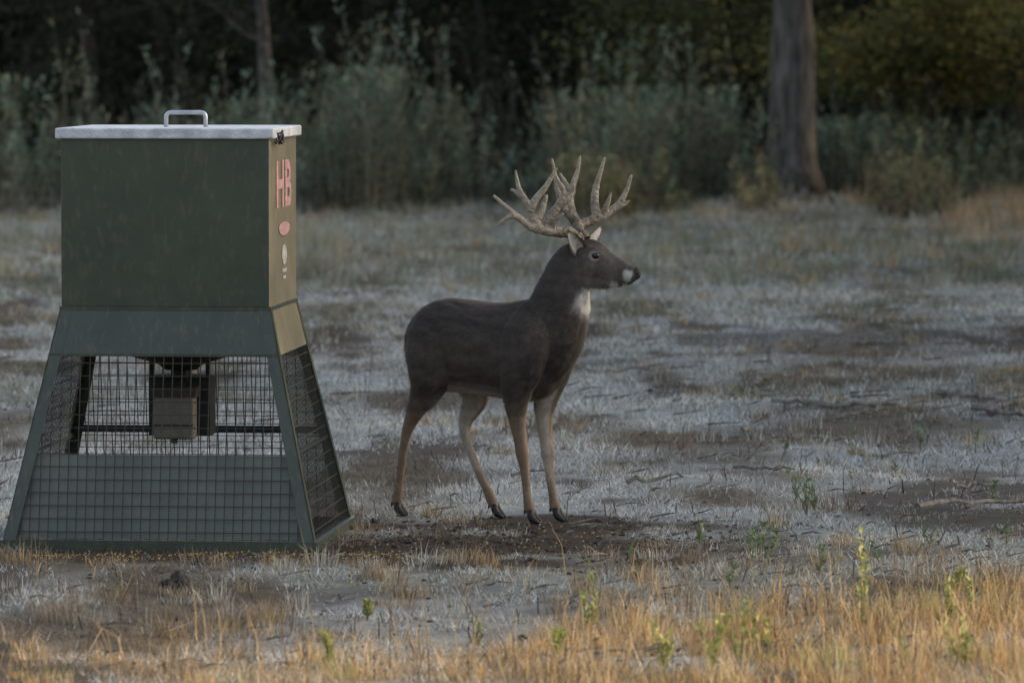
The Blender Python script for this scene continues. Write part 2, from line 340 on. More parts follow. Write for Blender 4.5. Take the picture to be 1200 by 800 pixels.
tree('slender_tree',px(430,84),84,.07,7,DG,9000,1.6,M_darkbark,crown=2.4)
N=1500; cx=rng.uniform(-22,22,N); cy=rng.uniform(83,97,N); cz=rng.uniform(0,9,N)**1.0
k=70; tone=.5+.9*rng.random(N)
Cn=np.repeat(np.stack([cx,cy,cz],-1),k,0)+rng.normal(0,.5,(N*k,3)); Cn[:,2]=np.abs(Cn[:,2])
col=np.array(DG)[rng.integers(0,3,N*k)]*np.repeat(tone,k)[:,None]*(.6+.6*rng.random(N*k))[:,None]
V,F,C=leaves(Cn,.14+.16*rng.random(N*k),.07+.08*rng.random(N*k),col); new_mesh_obj('forest_foliage',V,F,M_leaf,cols=C,tri=4)
we=empty('sun_block_woodland',(14,50,0)); m=MB()  # added woodland out of frame, blocks the sun so only near grass is lit
for i in range(26):
    xx_=random.uniform(12.5,17); yy_=random.uniform(28,84); P,R=limb((xx_-14,yy_-50,-.1),(random.gauss(0,.06),random.gauss(0,.06),1),random.uniform(9,13),random.uniform(.1,.24),8,wob=.08); m.tube(P,R,9)
m.obj('trunks',M_darkbark,we,True)
N=1400; cx=rng.uniform(12.2,17,N)-14; cy=rng.uniform(27.8,88,N)-50; cz=rng.uniform(.3,12,N)
gap=(np.abs(cy+50-(31.2+cx*.36))<1.3)&(cz>5.3)&(cz<9.5)&(rng.random(N)<.62); cx,cy,cz=cx[~gap],cy[~gap],cz[~gap]; N=len(cx)  # clusters thinned here so some sun leaks onto buck and feeder
k=55; Cn=np.repeat(np.stack([cx,cy,cz],-1),k,0)+rng.normal(0,.5,(N*k,3)); Cn[:,2]=np.abs(Cn[:,2])
col=np.array(YG)[rng.integers(0,4,N*k)]*(.4+.6*rng.random(N*k))[:,None]
V,F,C=leaves(Cn,.26+.2*rng.random(N*k),.14+.10*rng.random(N*k),col); new_mesh_obj('leaves',V,F,M_leaf,cols=C,tri=4,parent=we)
M_far=mat('far_forest',(.03,.038,.022),col2=(.006,.008,.005),nscale=1.2,bump=1,bscale=3,rough=1,spec=0)
xx=np.linspace(-90,90,260); zz=np.linspace(-.5,11,24); X,Zz=np.meshgrid(xx,zz)
Yy=98.5+2.0*fbm(X/1.5,Zz/1.5,91,4)+1.5*(Zz/11)**2; Zt=Zz+np.where(Zz>10,fbm(X/1.2,X*0,92,4)*3,0)
V=np.stack([X,Yy,Zt],-1).reshape(-1,3); idx=np.arange(260*24).reshape(24,260)
F=np.stack([idx[:-1,:-1],idx[:-1,1:],idx[1:,1:],idx[1:,:-1]],-1).reshape(-1,4); new_mesh_obj('distant_forest',V,F,M_far,tri=4,smooth=True)
# ---------------------------------------------------------------- small green plants
def plant(name,pxx,pyy,h,cols,nl=26,lsz=.04):
    gx_,gy_=gp(pxx,pyy); z=float(hgt(gx_,gy_)); e=empty(name,(gx_,gy_,z)); m=MB(); pos=[];dr=[]
    if cols is GL: nl=13; lsz=.038; h*=1.15
    for b in range(random.randint(1,3)):
        P,R=limb((0,0,0),(random.gauss(0,.22),random.gauss(0,.22),1),h*random.uniform(.6,1),.004,6,wob=.12); m.tube(P,R,5)
        for i in range(nl):
            t=.15+.85*random.random(); f=t*6; j=min(5,int(f)); p=P[j].lerp(P[j+1],f-j); a=random.random()*6.283; d=Vector((math.cos(a),math.sin(a),.9)).normalized()
            pos.append(p+d*lsz*.45*(1.2-.6*t)); dr.append(d)
    pos=np.array([tuple(p) for p in pos]); dr=np.array([tuple(p) for p in dr]); n=len(pos)
    col=np.array(cols)[rng.integers(0,len(cols),n)]*(.7+.6*rng.random(n))[:,None]
    V,F,C=leaves(pos,lsz*(.6+.7*rng.random(n)),lsz*.3*(.7+.6*rng.random(n)),col,dr)
    m.obj('stems',M_stem,e); new_mesh_obj('leaves',V,F,M_leaf,cols=C,tri=4,parent=e)
M_stem=mat('stem',(.16,.15,.07),nscale=20)
YL=[(.34,.36,.12),(.42,.37,.14),(.24,.29,.10)]; GL=[(.11,.17,.07),(.15,.21,.10),(.22,.26,.17)]
for a in ((1010,735,.50,YL),(1012,728,.42,YL),(700,722,.24,YL),(692,735,.18,YL),(1112,745,.26,YL),(1138,715,.20,YL),(1120,705,.16,YL),(945,605,.20,GL),(955,598,.18,GL),(932,590,.15,GL),(880,668,.20,GL),(900,660,.17,GL),(890,650,.14,GL),(1143,528,.18,GL),(1078,522,.15,GL),(1000,520,.1,GL),
          (905,790,.30,YL),(835,795,.24,YL),(868,780,.28,YL),(890,770,.26,YL),(1065,790,.22,YL),(780,790,.2,YL),(560,745,.13,GL),(385,775,.18,YL),(1130,790,.22,YL),(430,720,.10,YL),(1000,590,.15,GL),(915,540,.1,GL),(1180,640,.14,GL),(650,770,.12,YL),(1090,640,.12,GL),(1050,560,.1,GL),(820,640,.10,GL),(855,690,.12,GL),(960,680,.14,GL),(1030,660,.12,GL),(1160,590,.12,GL),(740,660,.09,GL)):
    plant('weed_plant',*a)
# ---------------------------------------------------------------- sticks, clods, corn
M_stick=mat('weathered_wood',(.22,.20,.175),col2=(.05,.04,.032),nscale=18,rough=.9)
m=MB()
def stick(x0,y0,x1,y1,r,lift=.0):
    a=np.array(on_ground(x0,y0)); b=np.array(on_ground(x1,y1)); a[2]=hgt(a[0],a[1])+.03; b[2]=hgt(b[0],b[1])+.03+lift
    P=[]; 
    for i in range(7):
        t=i/6; P.append(a*(1-t)+b*t+rng.normal(0,.008,3)*(0<i<6))
    m.tube(P,[r*(1-.5*i/6) for i in range(7)],6)
for s in ((870,508,905,490,.013),(960,488,1052,490,.022),(1075,602,1200,590,.018),(735,573,800,570,.014),(1160,492,1200,480,.026),(600,560,640,556,.008),(905,484,960,487,.015),(1120,575,1160,572,.010),(690,440,760,436,.015),(880,452,905,449,.025),(1000,410,1060,407,.02),(80,782,125,766,.006),(380,700,420,697,.007),(560,688,600,684,.006),(1100,470,1165,478,.024),(980,500,1040,494,.014),(1140,490,1200,496,.022),(860,560,930,566,.010),(1010,540,1075,534,.012)): stick(*s)
def upstick(x0,y0,dx,dz,r):
    p=np.array(on_ground(x0,y0)); p[2]=hgt(p[0],p[1])-.01; q=p+np.array([dx,0.02,dz]); m.tube([p,(p+q)/2+rng.normal(0,.006,3),q],[r,r*.8,r*.4],5)
for s in ((932,765,.13,.13,.006),(170,742,.01,.17,.004),(872,541,.10,.11,.008),(490,788,.02,.10,.004),(752,720,.05,.09,.004),(230,690,.03,.07,.003),(785,400,.02,.15,.012),(1020,700,.06,.1,.004),(555,705,-.03,.12,.003)): upstick(*s)
for i in range(420):
    a=on_ground(random.uniform(-50,1250) if i<240 else random.uniform(650,1250),random.uniform(380,790)); l=random.uniform(.03,.14)*(1 if a[1]<32 else 2); an=random.gauss(0,.6)
    r_=random.uniform(.0025,.006)*(1 if a[1]<32 else 1.6); z=float(hgt(a[0],a[1]))+.02; m.tube([(a[0],a[1],z),(a[0]+l*.5*math.cos(an),a[1]+l*.5*math.sin(an),z+.012),(a[0]+l*math.cos(an),a[1]+l*math.sin(an),z+random.random()*.03)],[r_,r_*.9,r_*.4],5)
m.obj('fallen_sticks',M_stick)
M_clod=mat('dark_soil_clod',(.05,.038,.029),nscale=30,bump=.8,bscale=50,rough=.95)
m=MB()
for i in range(1500):
    if i<900: p=(random.gauss(-.1,.85),random.gauss(25.0,.65),0)
    else: p=on_ground(random.uniform(-20,1220),random.uniform(440,780))
    s=random.uniform(.003,.009)*(2.0 if random.random()<.08 else 1); m.blob((p[0],p[1],float(hgt(p[0],p[1]))+s*.2),(s*1.6,s*1.3,s*.8),6)
m.obj('soil_clods',M_clod,smooth=False)
m=MB()
for (a,b,s) in ((208,684,.055),(196,686,.035),(24,694,.05),(40,695,.045),(14,696,.035),(50,697,.03)):
    p=on_ground(a,b); m.blob((p[0],p[1],float(hgt(p[0],p[1]))+s*.3),(s,s*.9,s*(.75 if a>100 else .3)),10)
m.obj('animal_droppings',mat('dung',(.02,.018,.016),nscale=20,bump=.5),smooth=True)
m=MB()
for i in range(700):
    q=random.random()
    if q<.55: p=(random.uniform(-2.3,-.4),random.gauss(24.45,.14))
    elif q<.85: p=(random.gauss(-.1,.55),random.gauss(25.2,.5))
    else: p=(random.uniform(-2.2,-.8),random.uniform(24.9,26))
    s=random.uniform(.003,.0055); m.blob((p[0],p[1],float(hgt(*p))+s*.6),(s,s*.8,s*.6),6)
m.obj('corn_kernels',mat('corn',(.50,.34,.10),nscale=20,rough=.5))
# ---------------------------------------------------------------- feeder
def paint(name,base,lo,rust=.35,rough=.38):
    m_=mat(name,base,col2=lo,nscale=3.5,rough=rough,bump=.12,bscale=8,spec=.5); t=m_.node_tree; b=t.nodes['Principled BSDF']
    src=b.inputs['Base Color'].links[0].from_socket
    n=t.nodes.new('ShaderNodeTexNoise'); n.inputs['Scale'].default_value=45; n.inputs['Detail'].default_value=8
    tc=t.nodes.new('ShaderNodeTexCoord'); mp=t.nodes.new('ShaderNodeMapping'); mp.inputs['Scale'].default_value=(1,1,.35); t.links.new(tc.outputs['Object'],mp.inputs[0]); t.links.new(mp.outputs[0],n.inputs['Vector'])
    r=t.nodes.new('ShaderNodeMapRange'); r.inputs['From Min'].default_value=.54; r.inputs['From Max'].default_value=.72; r.inputs['To Max'].default_value=rust
    mx=t.nodes.new('ShaderNodeMix'); mx.data_type='RGBA'; mx.inputs[7].default_value=(.12,.09,.06,1)
    t.links.new(n.outputs['Fac'],r.inputs[0]); t.links.new(r.outputs[0],mx.inputs[0]); t.links.new(src,mx.inputs[6]); t.links.new(mx.outputs[2],b.inputs['Base Color'])
    return m_
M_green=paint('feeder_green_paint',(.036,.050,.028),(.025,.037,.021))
M_side=paint('sunlit_weathered_paint',(.20,.175,.12),(.13,.12,.08),.5)  # weathered paint with the warm sunlit tone of the right-hand faces in its colour
M_frame=paint('feeder_frame_paint',(.040,.052,.034),(.025,.034,.024),.5)
M_panel=paint('feeder_panel',(.125,.135,.11),(.085,.095,.08),.45,.5)
M_wire=mat('wire',(.040,.040,.034),rough=.6,nscale=40)
M_lid=mat('frosted_lid',(.60,.61,.63),col2=(.38,.39,.42),nscale=12,rough=.45,bump=.3,bscale=80)
M_galv=mat('galvanized',(.50,.52,.55),nscale=25,rough=.3,metal=.6)
M_black=mat('black_metal',(.016,.016,.015),nscale=20,rough=.6)
M_rust=mat('rusty_funnel',(.055,.04,.028),col2=(.025,.025,.02),nscale=12,rough=.8)
M_box=mat('control_box_plastic',(.15,.135,.105),col2=(.10,.09,.07),nscale=12,rough=.6)
M_pink=mat('pink_lettering',(.48,.25,.25),col2=(.30,.19,.16),nscale=25,rough=.7)
M_white=mat('white_mark',(.42,.41,.37),col2=(.25,.24,.2),nscale=30,rough=.7)
fe=empty('deer_feeder',(-1.452,25.41,-.008)); fe.rotation_euler=(0,0,math.radians(-5.2))
HW=.4525; BW=.677; ZB=1.032; ZT=1.762; ZS=.83
def hw(z): return HW+(ZB-z)*(BW-HW)/ZB
m=MB()
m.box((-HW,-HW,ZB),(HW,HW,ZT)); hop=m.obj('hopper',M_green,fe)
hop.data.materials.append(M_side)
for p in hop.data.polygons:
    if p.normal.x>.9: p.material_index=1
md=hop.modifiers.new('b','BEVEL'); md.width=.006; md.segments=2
m=MB(); a=HW+.002; b=hw(ZS)+.002
def ring(s,z,k): return [(-s,-s,z),(s,-s,z),(s,s,z),(-s,s,z)]
m.v=ring(a,ZB,0)+ring(b,ZS,0)+ring(a-.006,ZB,0)+ring(b-.006,ZS,0)
m.f=[(k,4+k,4+(k+1)%4,(k+1)%4) for k in range(4)]+[(8+k,8+(k+1)%4,12+(k+1)%4,12+k) for k in range(4)]+[(4+k,12+k,12+(k+1)%4,4+(k+1)%4) for k in range(4)]
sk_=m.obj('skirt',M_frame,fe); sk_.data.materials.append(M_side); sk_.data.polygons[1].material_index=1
m=MB()
m.box((-HW-.007,-HW-.007,ZB-.012),(HW+.007,HW+.007,ZB+.004)); m.box((-b-.004,-b-.004,ZS-.006),(b+.004,-b+.02,ZS+.006)); m.obj('seam_flange',M_frame,fe)
for sx in (-1,1):
    for sy in (-1,1):
        m=MB(); lw=.055; th=.006
        for (u,vv) in (((1,0)),((0,1))):
            V=[]
            for (s,z) in ((HW+.006,ZB-.01),(BW+.006,.0)):
                c=np.array((sx*s,sy*s,z)); d=np.array((-sx*u*lw,-sy*vv*lw,0)); tt=np.array((-sx*vv*th,-sy*u*th,0))
                V+=[c,c+d,c+d+tt,c+tt]
            i0=len(m.v); m.v+=[tuple(v) for v in V]; m.f+=[(i0+k,i0+(k+1)%4,i0+4+(k+1)%4,i0+4+k) for k in range(4)]+[(i0+3,i0+2,i0+1,i0),(i0+4,i0+5,i0+6,i0+7)]
        m.obj('leg',M_frame,fe)
m=MB(); q=BW
m.box((-q-.01,-q-.012,.0),(q+.01,-q+.035,.045)); m.box((-q-.01,q-.035,.0),(q+.01,q+.012,.045)); m.box((q-.035,-q+.037,.0),(q+.012,q-.037,.045)); m.box((-q-.012,-q+.037,.0),(-q+.035,q-.037,.045))
m.obj('base_rails',M_frame,fe)
m=MB(); z=.44; s=hw(z)-.012
m.beam((-s,s,z),(s,s,z),.012,.032); m.obj('cross_rails',M_black,fe)
m=MB(); 
for z in (.41,): 
    s=hw(z)-.01; m.beam((s,-s,z),(s,s,z),.01,.02); m.beam((-s,-s,z),(-s,s,z),.01,.02)
m.obj('side_rails',M_frame,fe)
m=MB(); z0=.05;z1=.405; o=.022
s0=hw(z0)-o; s1=hw(z1)-o
m.v=[(-s0+.01,-s0,z0),(s0-.01,-s0,z0),(s1-.01,-s1,z1),(-s1+.01,-s1,z1)]; m.v+=[(x,y+.004,z) for x,y,z in m.v]
m.f=[(0,1,2,3),(7,6,5,4),(0,4,5,1),(1,5,6,2),(2,6,7,3),(3,7,4,0)]; m.obj('lower_panel',M_panel,fe)
m=MB()
for side in range(4):
    R=Matrix.Rotation(side*math.pi/2,3,'Z'); g=.006
    def pt(x,z): 
        v=R@Vector((x,-hw(z)-g+.010,z)); return v
    n=int(BW/.040)
    for k in range(-n,n+1):
        x=k*.040; zt=ZS if abs(x)<hw(ZS)-.01 else ZB-(abs(x)+.02-HW)*ZB/(BW-HW)
        if zt>.08: m.beam(pt(x,.03),pt(x,zt),.0040,.0040)
    z=.08
    while z<ZS: 
        s=hw(z)-.01; m.beam(pt(-s,z),pt(s,z),.0034,.0034); z+=.055
m.obj('wire_mesh',M_wire,fe)
m=MB(); l=HW+.022
m.box((-l,-l,ZT-.004),(l,l,ZT+.042)); lid=m.obj('lid',M_lid,fe); md=lid.modifiers.new('b','BEVEL'); md.width=.008; md.segments=3
m=MB(); hx=.087; zc=ZT+.04; pts=[(-hx,0,zc-.01),(-hx,0,zc+.045)]+[(-hx+.02*(1-math.cos(a)),0,zc+.045+.02*math.sin(a)) for a in (.5,1,1.57)]+[(hx-.02*(1-math.cos(a)),0,zc+.045+.02*math.sin(a)) for a in (1.57,1,.5)]+[(hx,0,zc+.045),(hx,0,zc-.01)]
pts=[(p[0]+.04,p[1]-.1,p[2]) for p in pts]; m.tube(pts,[.0095]*len(pts),10); m.obj('lid_handle',M_galv,fe,True)
m=MB()
for k in range(3):
    P=[(l+.006+.01*math.sin(j*1.3+k),-.32+.06*math.cos(j*1.1+k*2)+.04*k,ZT-.0+.028*math.sin(j*1.7+k*1.3)) for j in range(9)]
    m.tube(P,[.0045]*9,5)
m.obj('lock_wire',M_black,fe)
m=MB()
prof=[(.30,.90),(.27,.825),(.22,.80),(.10,.765),(.07,.74)]
m.tube([(0,0,z) for r,z in prof],[r for r,z in prof],24); m.obj('funnel',M_rust,fe,True)
m=MB(); m.tube([(0,0,.775),(0,0,.69)],[.045,.045],14); m.tube([(0,0,.715),(0,0,.709)],[.13,.135],20); m.obj('spinner',M_black,fe)
m=MB(); m.box((-.14,-.02,.45),(.13,.16,.705)); m.beam((-.13,0,.70),(-.13,0,.80),.02,.01); m.beam((.12,0,.70),(.12,0,.80),.02,.01); m.obj('motor_housing',M_black,fe)
m=MB(); m.box((-.105,-.12,.44),(.075,-.022,.635)); cb=m.obj('control_box',M_box,fe); md=cb.modifiers.new('b','BEVEL'); md.width=.012; md.segments=3
m=MB(); m.box((-.113,-.128,.625),(.083,-.018,.668)); m.obj('control_box_cap',M_rust,fe)
m=MB(); m.box((-.10,-.125,.50),(.07,-.121,.506)); m.box((-.03,-.127,.425),(.0,-.10,.44)); m.obj('control_box_latch',M_black,fe)
cu=bpy.data.curves.new('t','FONT'); cu.body='HB'; cu.align_x='CENTER'; cu.align_y='CENTER'; cu.size=.2; cu.extrude=.0008; cu.offset=.006
to=bpy.data.objects.new('tmp',cu); S.collection.objects.link(to); bpy.context.view_layer.update()
me=bpy.data.meshes.new_from_object(to.evaluated_get(bpy.context.evaluated_depsgraph_get())); bpy.data.objects.remove(to)
vv=np.array([tuple(v.co) for v in me.vertices]); mn=vv.min(0);mx=vv.max(0); cc=(mn+mx)/2
for v in me.vertices:
    x=(v.co.x-cc[0])/(mx[0]-mn[0])*.50; y=(v.co.y-cc[1])/(mx[1]-mn[1])*.205
    v.co=(HW+.003+v.co.z,x+.01,1.556+y)
me.materials.append(M_pink); lo=bpy.data.objects.new('letters_hb',me); S.collection.objects.link(lo); lo.parent=fe
m=MB(); m.tube([(HW+.001,.02,1.36),(HW+.004,.02,1.36)],[.045,.045],20)
for v in range(len(m.v)): q=m.v[v]; m.v[v]=(q[0],.02+(q[1]-.02)*4,1.36+(q[2]-1.36)*.65)
m.obj('pink_mark',M_pink,fe)
m=MB(); m.tube([(HW+.001,.02,1.245),(HW+.004,.02,1.245)],[.045,.045],20)
for v in range(len(m.v)): q=m.v[v]; m.v[v]=(q[0],.02+(q[1]-.02)*1.7,q[2])
m.box((HW+.001,-.05,1.17),(HW+.004,.09,1.185)); m.box((HW+.001,-.03,1.14),(HW+.004,.07,1.152)); m.obj('white_mark',M_white,fe)
# ---------------------------------------------------------------- deer
A=math.radians(35); 
class Plane:
    def __init__(s,o,yaw): s.o=np.array(o,float); s.F=np.array([math.cos(yaw),-math.sin(yaw),0]); s.R=np.array([-math.sin(yaw),-math.cos(yaw),0])
    def J(s,px,py,r=0,z=None):
        d=ray(px,py); C0=np.array([0,0,CH]); base=s.o+s.R*r
        Mx=np.array([[d[0],-s.F[0]],[d[1],-s.F[1]]]); rhs=(base-C0)[:2]; t,a=np.linalg.solve(Mx,rhs)
        P=C0+d*t
        if z is not None: P[2]=z
        return P
O=at_depth(575,500,26.3); BP=Plane((O[0],O[1],0),A)
nk=BP.J(678,300,0); HPn=Plane((nk[0],nk[1],0),math.radians(14))
UP=np.array([0,0,1.])
def loft(secs,sub=5,n=22):
    K=np.array([np.concatenate(s) for s in secs]); m_=len(K); out=[]
    for i in range(m_-1):
        p0=K[max(i-1,0)];p1=K[i];p2=K[i+1];p3=K[min(i+2,m_-1)]
        for j in range(sub):
            t=j/sub; out.append(.5*((2*p1)+(-p0+p2)*t+(2*p0-5*p1+4*p2-p3)*t*t+(-p0+3*p1-3*p2+p3)*t**3))
    out.append(K[-1]); V=[];F=[]
    for o in out:
        for k in range(n):
            a=2*math.pi*k/n; V.append(o[:3]+o[3:6]*math.cos(a)+o[6:9]*math.sin(a))
    M_=len(out)
    for i in range(M_-1):
        for k in range(n): a=i*n+k;b=i*n+(k+1)%n; F.append((a,b,b+n,a+n))
    for (o,o2,st,rev) in ((out[0],out[1],0,True),(out[-1],out[-2],(M_-1)*n,False)):
        dr=o[:3]-o2[:3]; dr/=np.linalg.norm(dr)+1e-9; rr=min(np.linalg.norm(o[3:6]),np.linalg.norm(o[6:9]))
        i1=len(V)
        for k in range(n):
            a=2*math.pi*k/n; V.append(o[:3]+dr*rr*.45+.75*(o[3:6]*math.cos(a)+o[6:9]*math.sin(a)))
        V.append(o[:3]+dr*rr*.65); ci=len(V)-1
        for k in range(n):
            a=st+k;b=st+(k+1)%n;c_=i1+k;d_=i1+(k+1)%n
            F.append((a,c_,d_,b) if not rev else (b,d_,c_,a)); F.append((c_,ci,d_) if not rev else (d_,ci,c_))
    return V,F
DV=[];DF=[]
def addp(VF):
    V,F=VF; o=len(DV); DV.extend(V); DF.extend([tuple(i+o for i in f) for f in F])
secs=[]
for (x,t,b,w_) in ((493,374,424,.065),(499,362,446,.125),(510,354,456,.152),(528,350,458,.162),(550,352,459,.168),(575,355,463,.180),(598,355,467,.182),(618,351,470,.164),(636,348,464,.145),(648,354,452,.115),(658,368,434,.075)):
    a=BP.J(x,t);b_=BP.J(x,b); c_=(a+b_)/2; secs.append((c_,UP*(a[2]-b_[2])/2,BP.R*w_))
addp(loft(secs))
def chain(pl,pts,n=18,sub=5):
    Q=[pl.J(p[0],p[1],p[2],p[5] if len(p)>5 else None) for p in pts]; secs=[]
    for i,p in enumerate(pts):
        T=Q[min(i+1,len(Q)-1)]-Q[max(i-1,0)]; T/=np.linalg.norm(T); N=np.cross(pl.R,T); N/=np.linalg.norm(N); R=np.cross(T,N)
        secs.append((Q[i],N*p[3],R*p[4]))
    addp(loft(secs,sub,n)); return Q
chain(BP,[(622,428,0,.15,.12),(635,405,0,.172,.13),(647,384,0,.168,.124),(656,359,0,.145,.110),(662,336,0,.124,.098),(668,316,0,.106,.087),(676,301,0,.088,.072)])
HR=[(512,392,.085,.15,.080),(508,420,.10,.135,.092),(504,442,.108,.108,.080),(499,460,.10,.078,.056),(491,477,.10,.054,.040),(483,493,.095,.038,.029),(477,510,.09,.027,.022),(473,530,.09,.0215,.0185),(470,555,.088,.0205,.018),(467,578,.087,.021,.0185),(465,590,.086,.026,.022),(466,598,.086,.020,.019)]
HL=[(540,400,-.085,.14,.07),(545,425,-.10,.13,.075),(553,446,-.105,.10,.065),(557,462,-.10,.075,.05),(554,478,-.10,.054,.040),(546,494,-.095,.040,.029),(545,511,-.09,.027,.022),(550,530,-.09,.0215,.0185),(560,555,-.088,.0205,.018),(570,577,-.087,.021,.0185),(576,590,-.086,.026,.022),(580,599,-.086,.020,.019)]
FR=[(626,362,.070,.07,.05),(619,392,.112,.12,.080),(611,428,.126,.108,.070),(606,456,.110,.074,.054),(605,478,.095,.052,.040),(607,500,.09,.039,.032),(610,520,.088,.031,.027),(612,534,.086,.032,.028),(614,546,.085,.025,.022),(616,565,.085,.0205,.0185),(618,585,.085,.0205,.0185),(620,597,.085,.026,.022),(622,604,.085,.020,.019)]
FL=[(652,394,-.07,.09,.06),(651,415,-.09,.095,.060),(647,438,-.10,.084,.057),(641,460,-.095,.066,.050),(638,480,-.09,.050,.040),(638,500,-.088,.039,.032),(640,520,-.086,.031,.027),(642,534,-.085,.032,.028),(643,546,-.085,.025,.022),(645,565,-.085,.0205,.0185),(648,585,-.085,.0205,.0185),(650,596,-.085,.026,.022),(652,602,-.085,.020,.019)]
fets=[]
for ch in (HR,HL,FR,FL):
    ch=[list(p) for p in ch]; Q=[BP.J(*p[:3]) for p in ch]
    dz=Q[-1][2]-.045
    for k,p in enumerate(ch):
        f=max(0,min(1,(.75-Q[k][2])/.5)) ; p.append(float(Q[k][2]-dz*f))
    Q=chain(BP,ch,16); fets.append(Q[-1])
chain(BP,[(500,368,0,.03,.035),(491,377,0,.028,.04),(484,392,0,.022,.042),(481,410,0,.016,.03),(481,424,0,.008,.012)],12)
chain(HPn,[(676,300,0,.076,.064),(686,303,0,.092,.072),(698,308,0,.090,.070),(710,313,0,.073,.058),(722,317,0,.056,.045),(733,320,0,.045,.037),(741,321.5,0,.037,.032),(747,321,0,.026,.026)],18)
chain(HPn,[(684,325,0,.048,.052),(700,328,0,.034,.044),(716,329,0,.026,.032),(730,329,0,.017,.025),(738,328,0,.012,.018)],14)
for s_ in (1,-1): chain(HPn,[(690,294,.045*s_,.020,.018),(697,295,.056*s_,.022,.016),(705,300,.048*s_,.018,.014)],10)
chain(HPn,[(740,318,0,.026,.028),(746,318,0,.022,.026)],12)
tmp=new_mesh_obj('tmp',DV,DF)
md=tmp.modifiers.new('r','REMESH'); md.mode='VOXEL'; md.voxel_size=.0065
md=tmp.modifiers.new('s','SMOOTH'); md.factor=.5; md.iterations=8
bpy.context.view_layer.update()
me=bpy.data.meshes.new_from_object(tmp.evaluated_get(bpy.context.evaluated_depsgraph_get())); bpy.data.objects.remove(tmp)
me.name='body'; nv=len(me.vertices); VC=np.empty(nv*3,np.float32); me.vertices.foreach_get('co',VC); VC=VC.reshape(-1,3).astype(float)
NC=np.empty(nv*3,np.float32); me.vertices.foreach_get('normal',NC); NC=NC.reshape(-1,3).astype(float)
def dcol(P,Nn):
    n=len(P); base=np.array((.066,.054,.046)); c=np.tile(base,(n,1))
    nz_=fbm(P[:,0]*14+P[:,1]*10,P[:,2]*16,101,3); n2=fbm(P[:,0]*5+P[:,1]*4,P[:,2]*5,103,3); c*= (.42+.40*nz_+.8*n2)[:,None]
    z=P[:,2]
    def mixc(c,col,m): m=np.clip(m,0,1)[:,None]; return c*(1-m)+np.array(col)*m
    c=mixc(c,(.040,.032,.028),ss(.92,1.03,z)*(1-ss(1.05,1.12,z))*.6)
    s_=(P-np.array(BP.o))@BP.F; lat=(P-np.array(BP.o))@BP.R
    c=mixc(c,(.100,.080,.064),ss(.5,.62,z)*(1-ss(.78,.88,z))*(1-ss(.0,.2,s_))*.6)
    c=mixc(c,(.036,.030,.027),ss(.25,.36,s_)*ss(.45,.55,z)*(1-ss(.72,.85,z))*.6)
    c=mixc(c,(.22,.150,.098),(1-ss(.36,.62,z))*.9)
    c=mixc(c,(.42,.39,.35),ss(.55,.95,-Nn[:,2])*ss(.44,.50,z)*(1-ss(.60,.68,z))*(1-ss(.15,.3,s_)))
    inner=np.where(lat>0,-(Nn@BP.R),(Nn@BP.R))
    c=mixc(c,(.46,.41,.35),ss(.25,.8,inner)*(1-ss(.60,.68,z))*ss(.10,.3,z)*.8)
    c=mixc(c,(.34,.31,.27),ss(.5,.9,-(Nn@BP.F))*(1-ss(.10,.16,np.abs(lat)*1.8))*(1-ss(.82,.9,z))*ss(.55,.62,z)*(1-ss(-.3,-.2,s_))*.7)
    def spot(c,pt,col,r0,r1,k=1): 
        d=np.linalg.norm(P-pt,axis=1)+ (nz_-.5)*.03; return mixc(c,col,(1-ss(r0,r1,d))*k)
    H=HPn
    d=np.linalg.norm(P-H.J(705,310),axis=1); c=mixc(c,(.130,.110,.095),(1-ss(.08,.17,d))*.8)
    d=np.linalg.norm(P-H.J(692,285),axis=1); c=mixc(c,(.075,.052,.038),(1-ss(.02,.06,d))*.7)
    d=np.linalg.norm(P-H.J(725,306),axis=1); c=mixc(c,(.070,.055,.045),(1-ss(.01,.05,d))*.6)
    d=np.linalg.norm(P-BP.J(665,330,0),axis=1); c=mixc(c,(.098,.081,.069),(1-ss(.10,.22,d))*.5)
    for q in ((688,347),(684,356),(694,344)): c=spot(c,H.J(q[0],q[1],0),(.62,.59,.55),.02,.085,.78)
    for s in (1,-1):
        c=spot(c,H.J(697,299,.062*s),(.42,.38,.33),.020,.034,.8)
        c=spot(c,H.J(736,321,.035*s),(.58,.56,.52),.012,.027,.9)
        c=spot(c,H.J(722,333,.02*s),(.54,.51,.46),.014,.035,.8)
        c=spot(c,H.J(733,332,.015*s),(.58,.56,.52),.010,.026,.9)
    c=spot(c,H.J(749,319),(.010,.010,.011),.024,.033)
    for s in (.03,-.03):
        for a,b in ((744,328),(739,327.5),(733,327),(728,327)): c=spot(c,H.J(a,b,s),(.03,.025,.02),.003,.009,.8)
    return c
set_cols(me,dcol(VC,NC)); me.polygons.foreach_set('use_smooth',np.ones(len(me.polygons),bool))
M_fur=mat('deer_hide',attr=True,nscale=25,namp=.18,bump=.08,bscale=40,rough=.7,spec=.3)
me.materials.append(M_fur)
de=empty('whitetail_buck'); body=bpy.data.objects.new('body',me); S.collection.objects.link(body); body.parent=de
me.calc_loop_triangles(); nt_=len(me.loop_triangles); T=np.empty(nt_*3,np.int32); me.loop_triangles.foreach_get('vertices',T); T=T.reshape(-1,3)
ar=np.linalg.norm(np.cross(VC[T[:,1]]-VC[T[:,0]],VC[T[:,2]]-VC[T[:,0]]),axis=1); NH=260000
ti=rng.choice(nt_,NH,p=ar/ar.sum()); bw=rng.dirichlet((1,1,1),NH)
P=(VC[T[ti]]*bw[:,:,None]).sum(1); Nn=(NC[T[ti]]*bw[:,:,None]).sum(1); Nn/=np.linalg.norm(Nn,axis=1)[:,None]
hcol=dcol(P,Nn); flow=-BP.F*.9-UP*.55; 
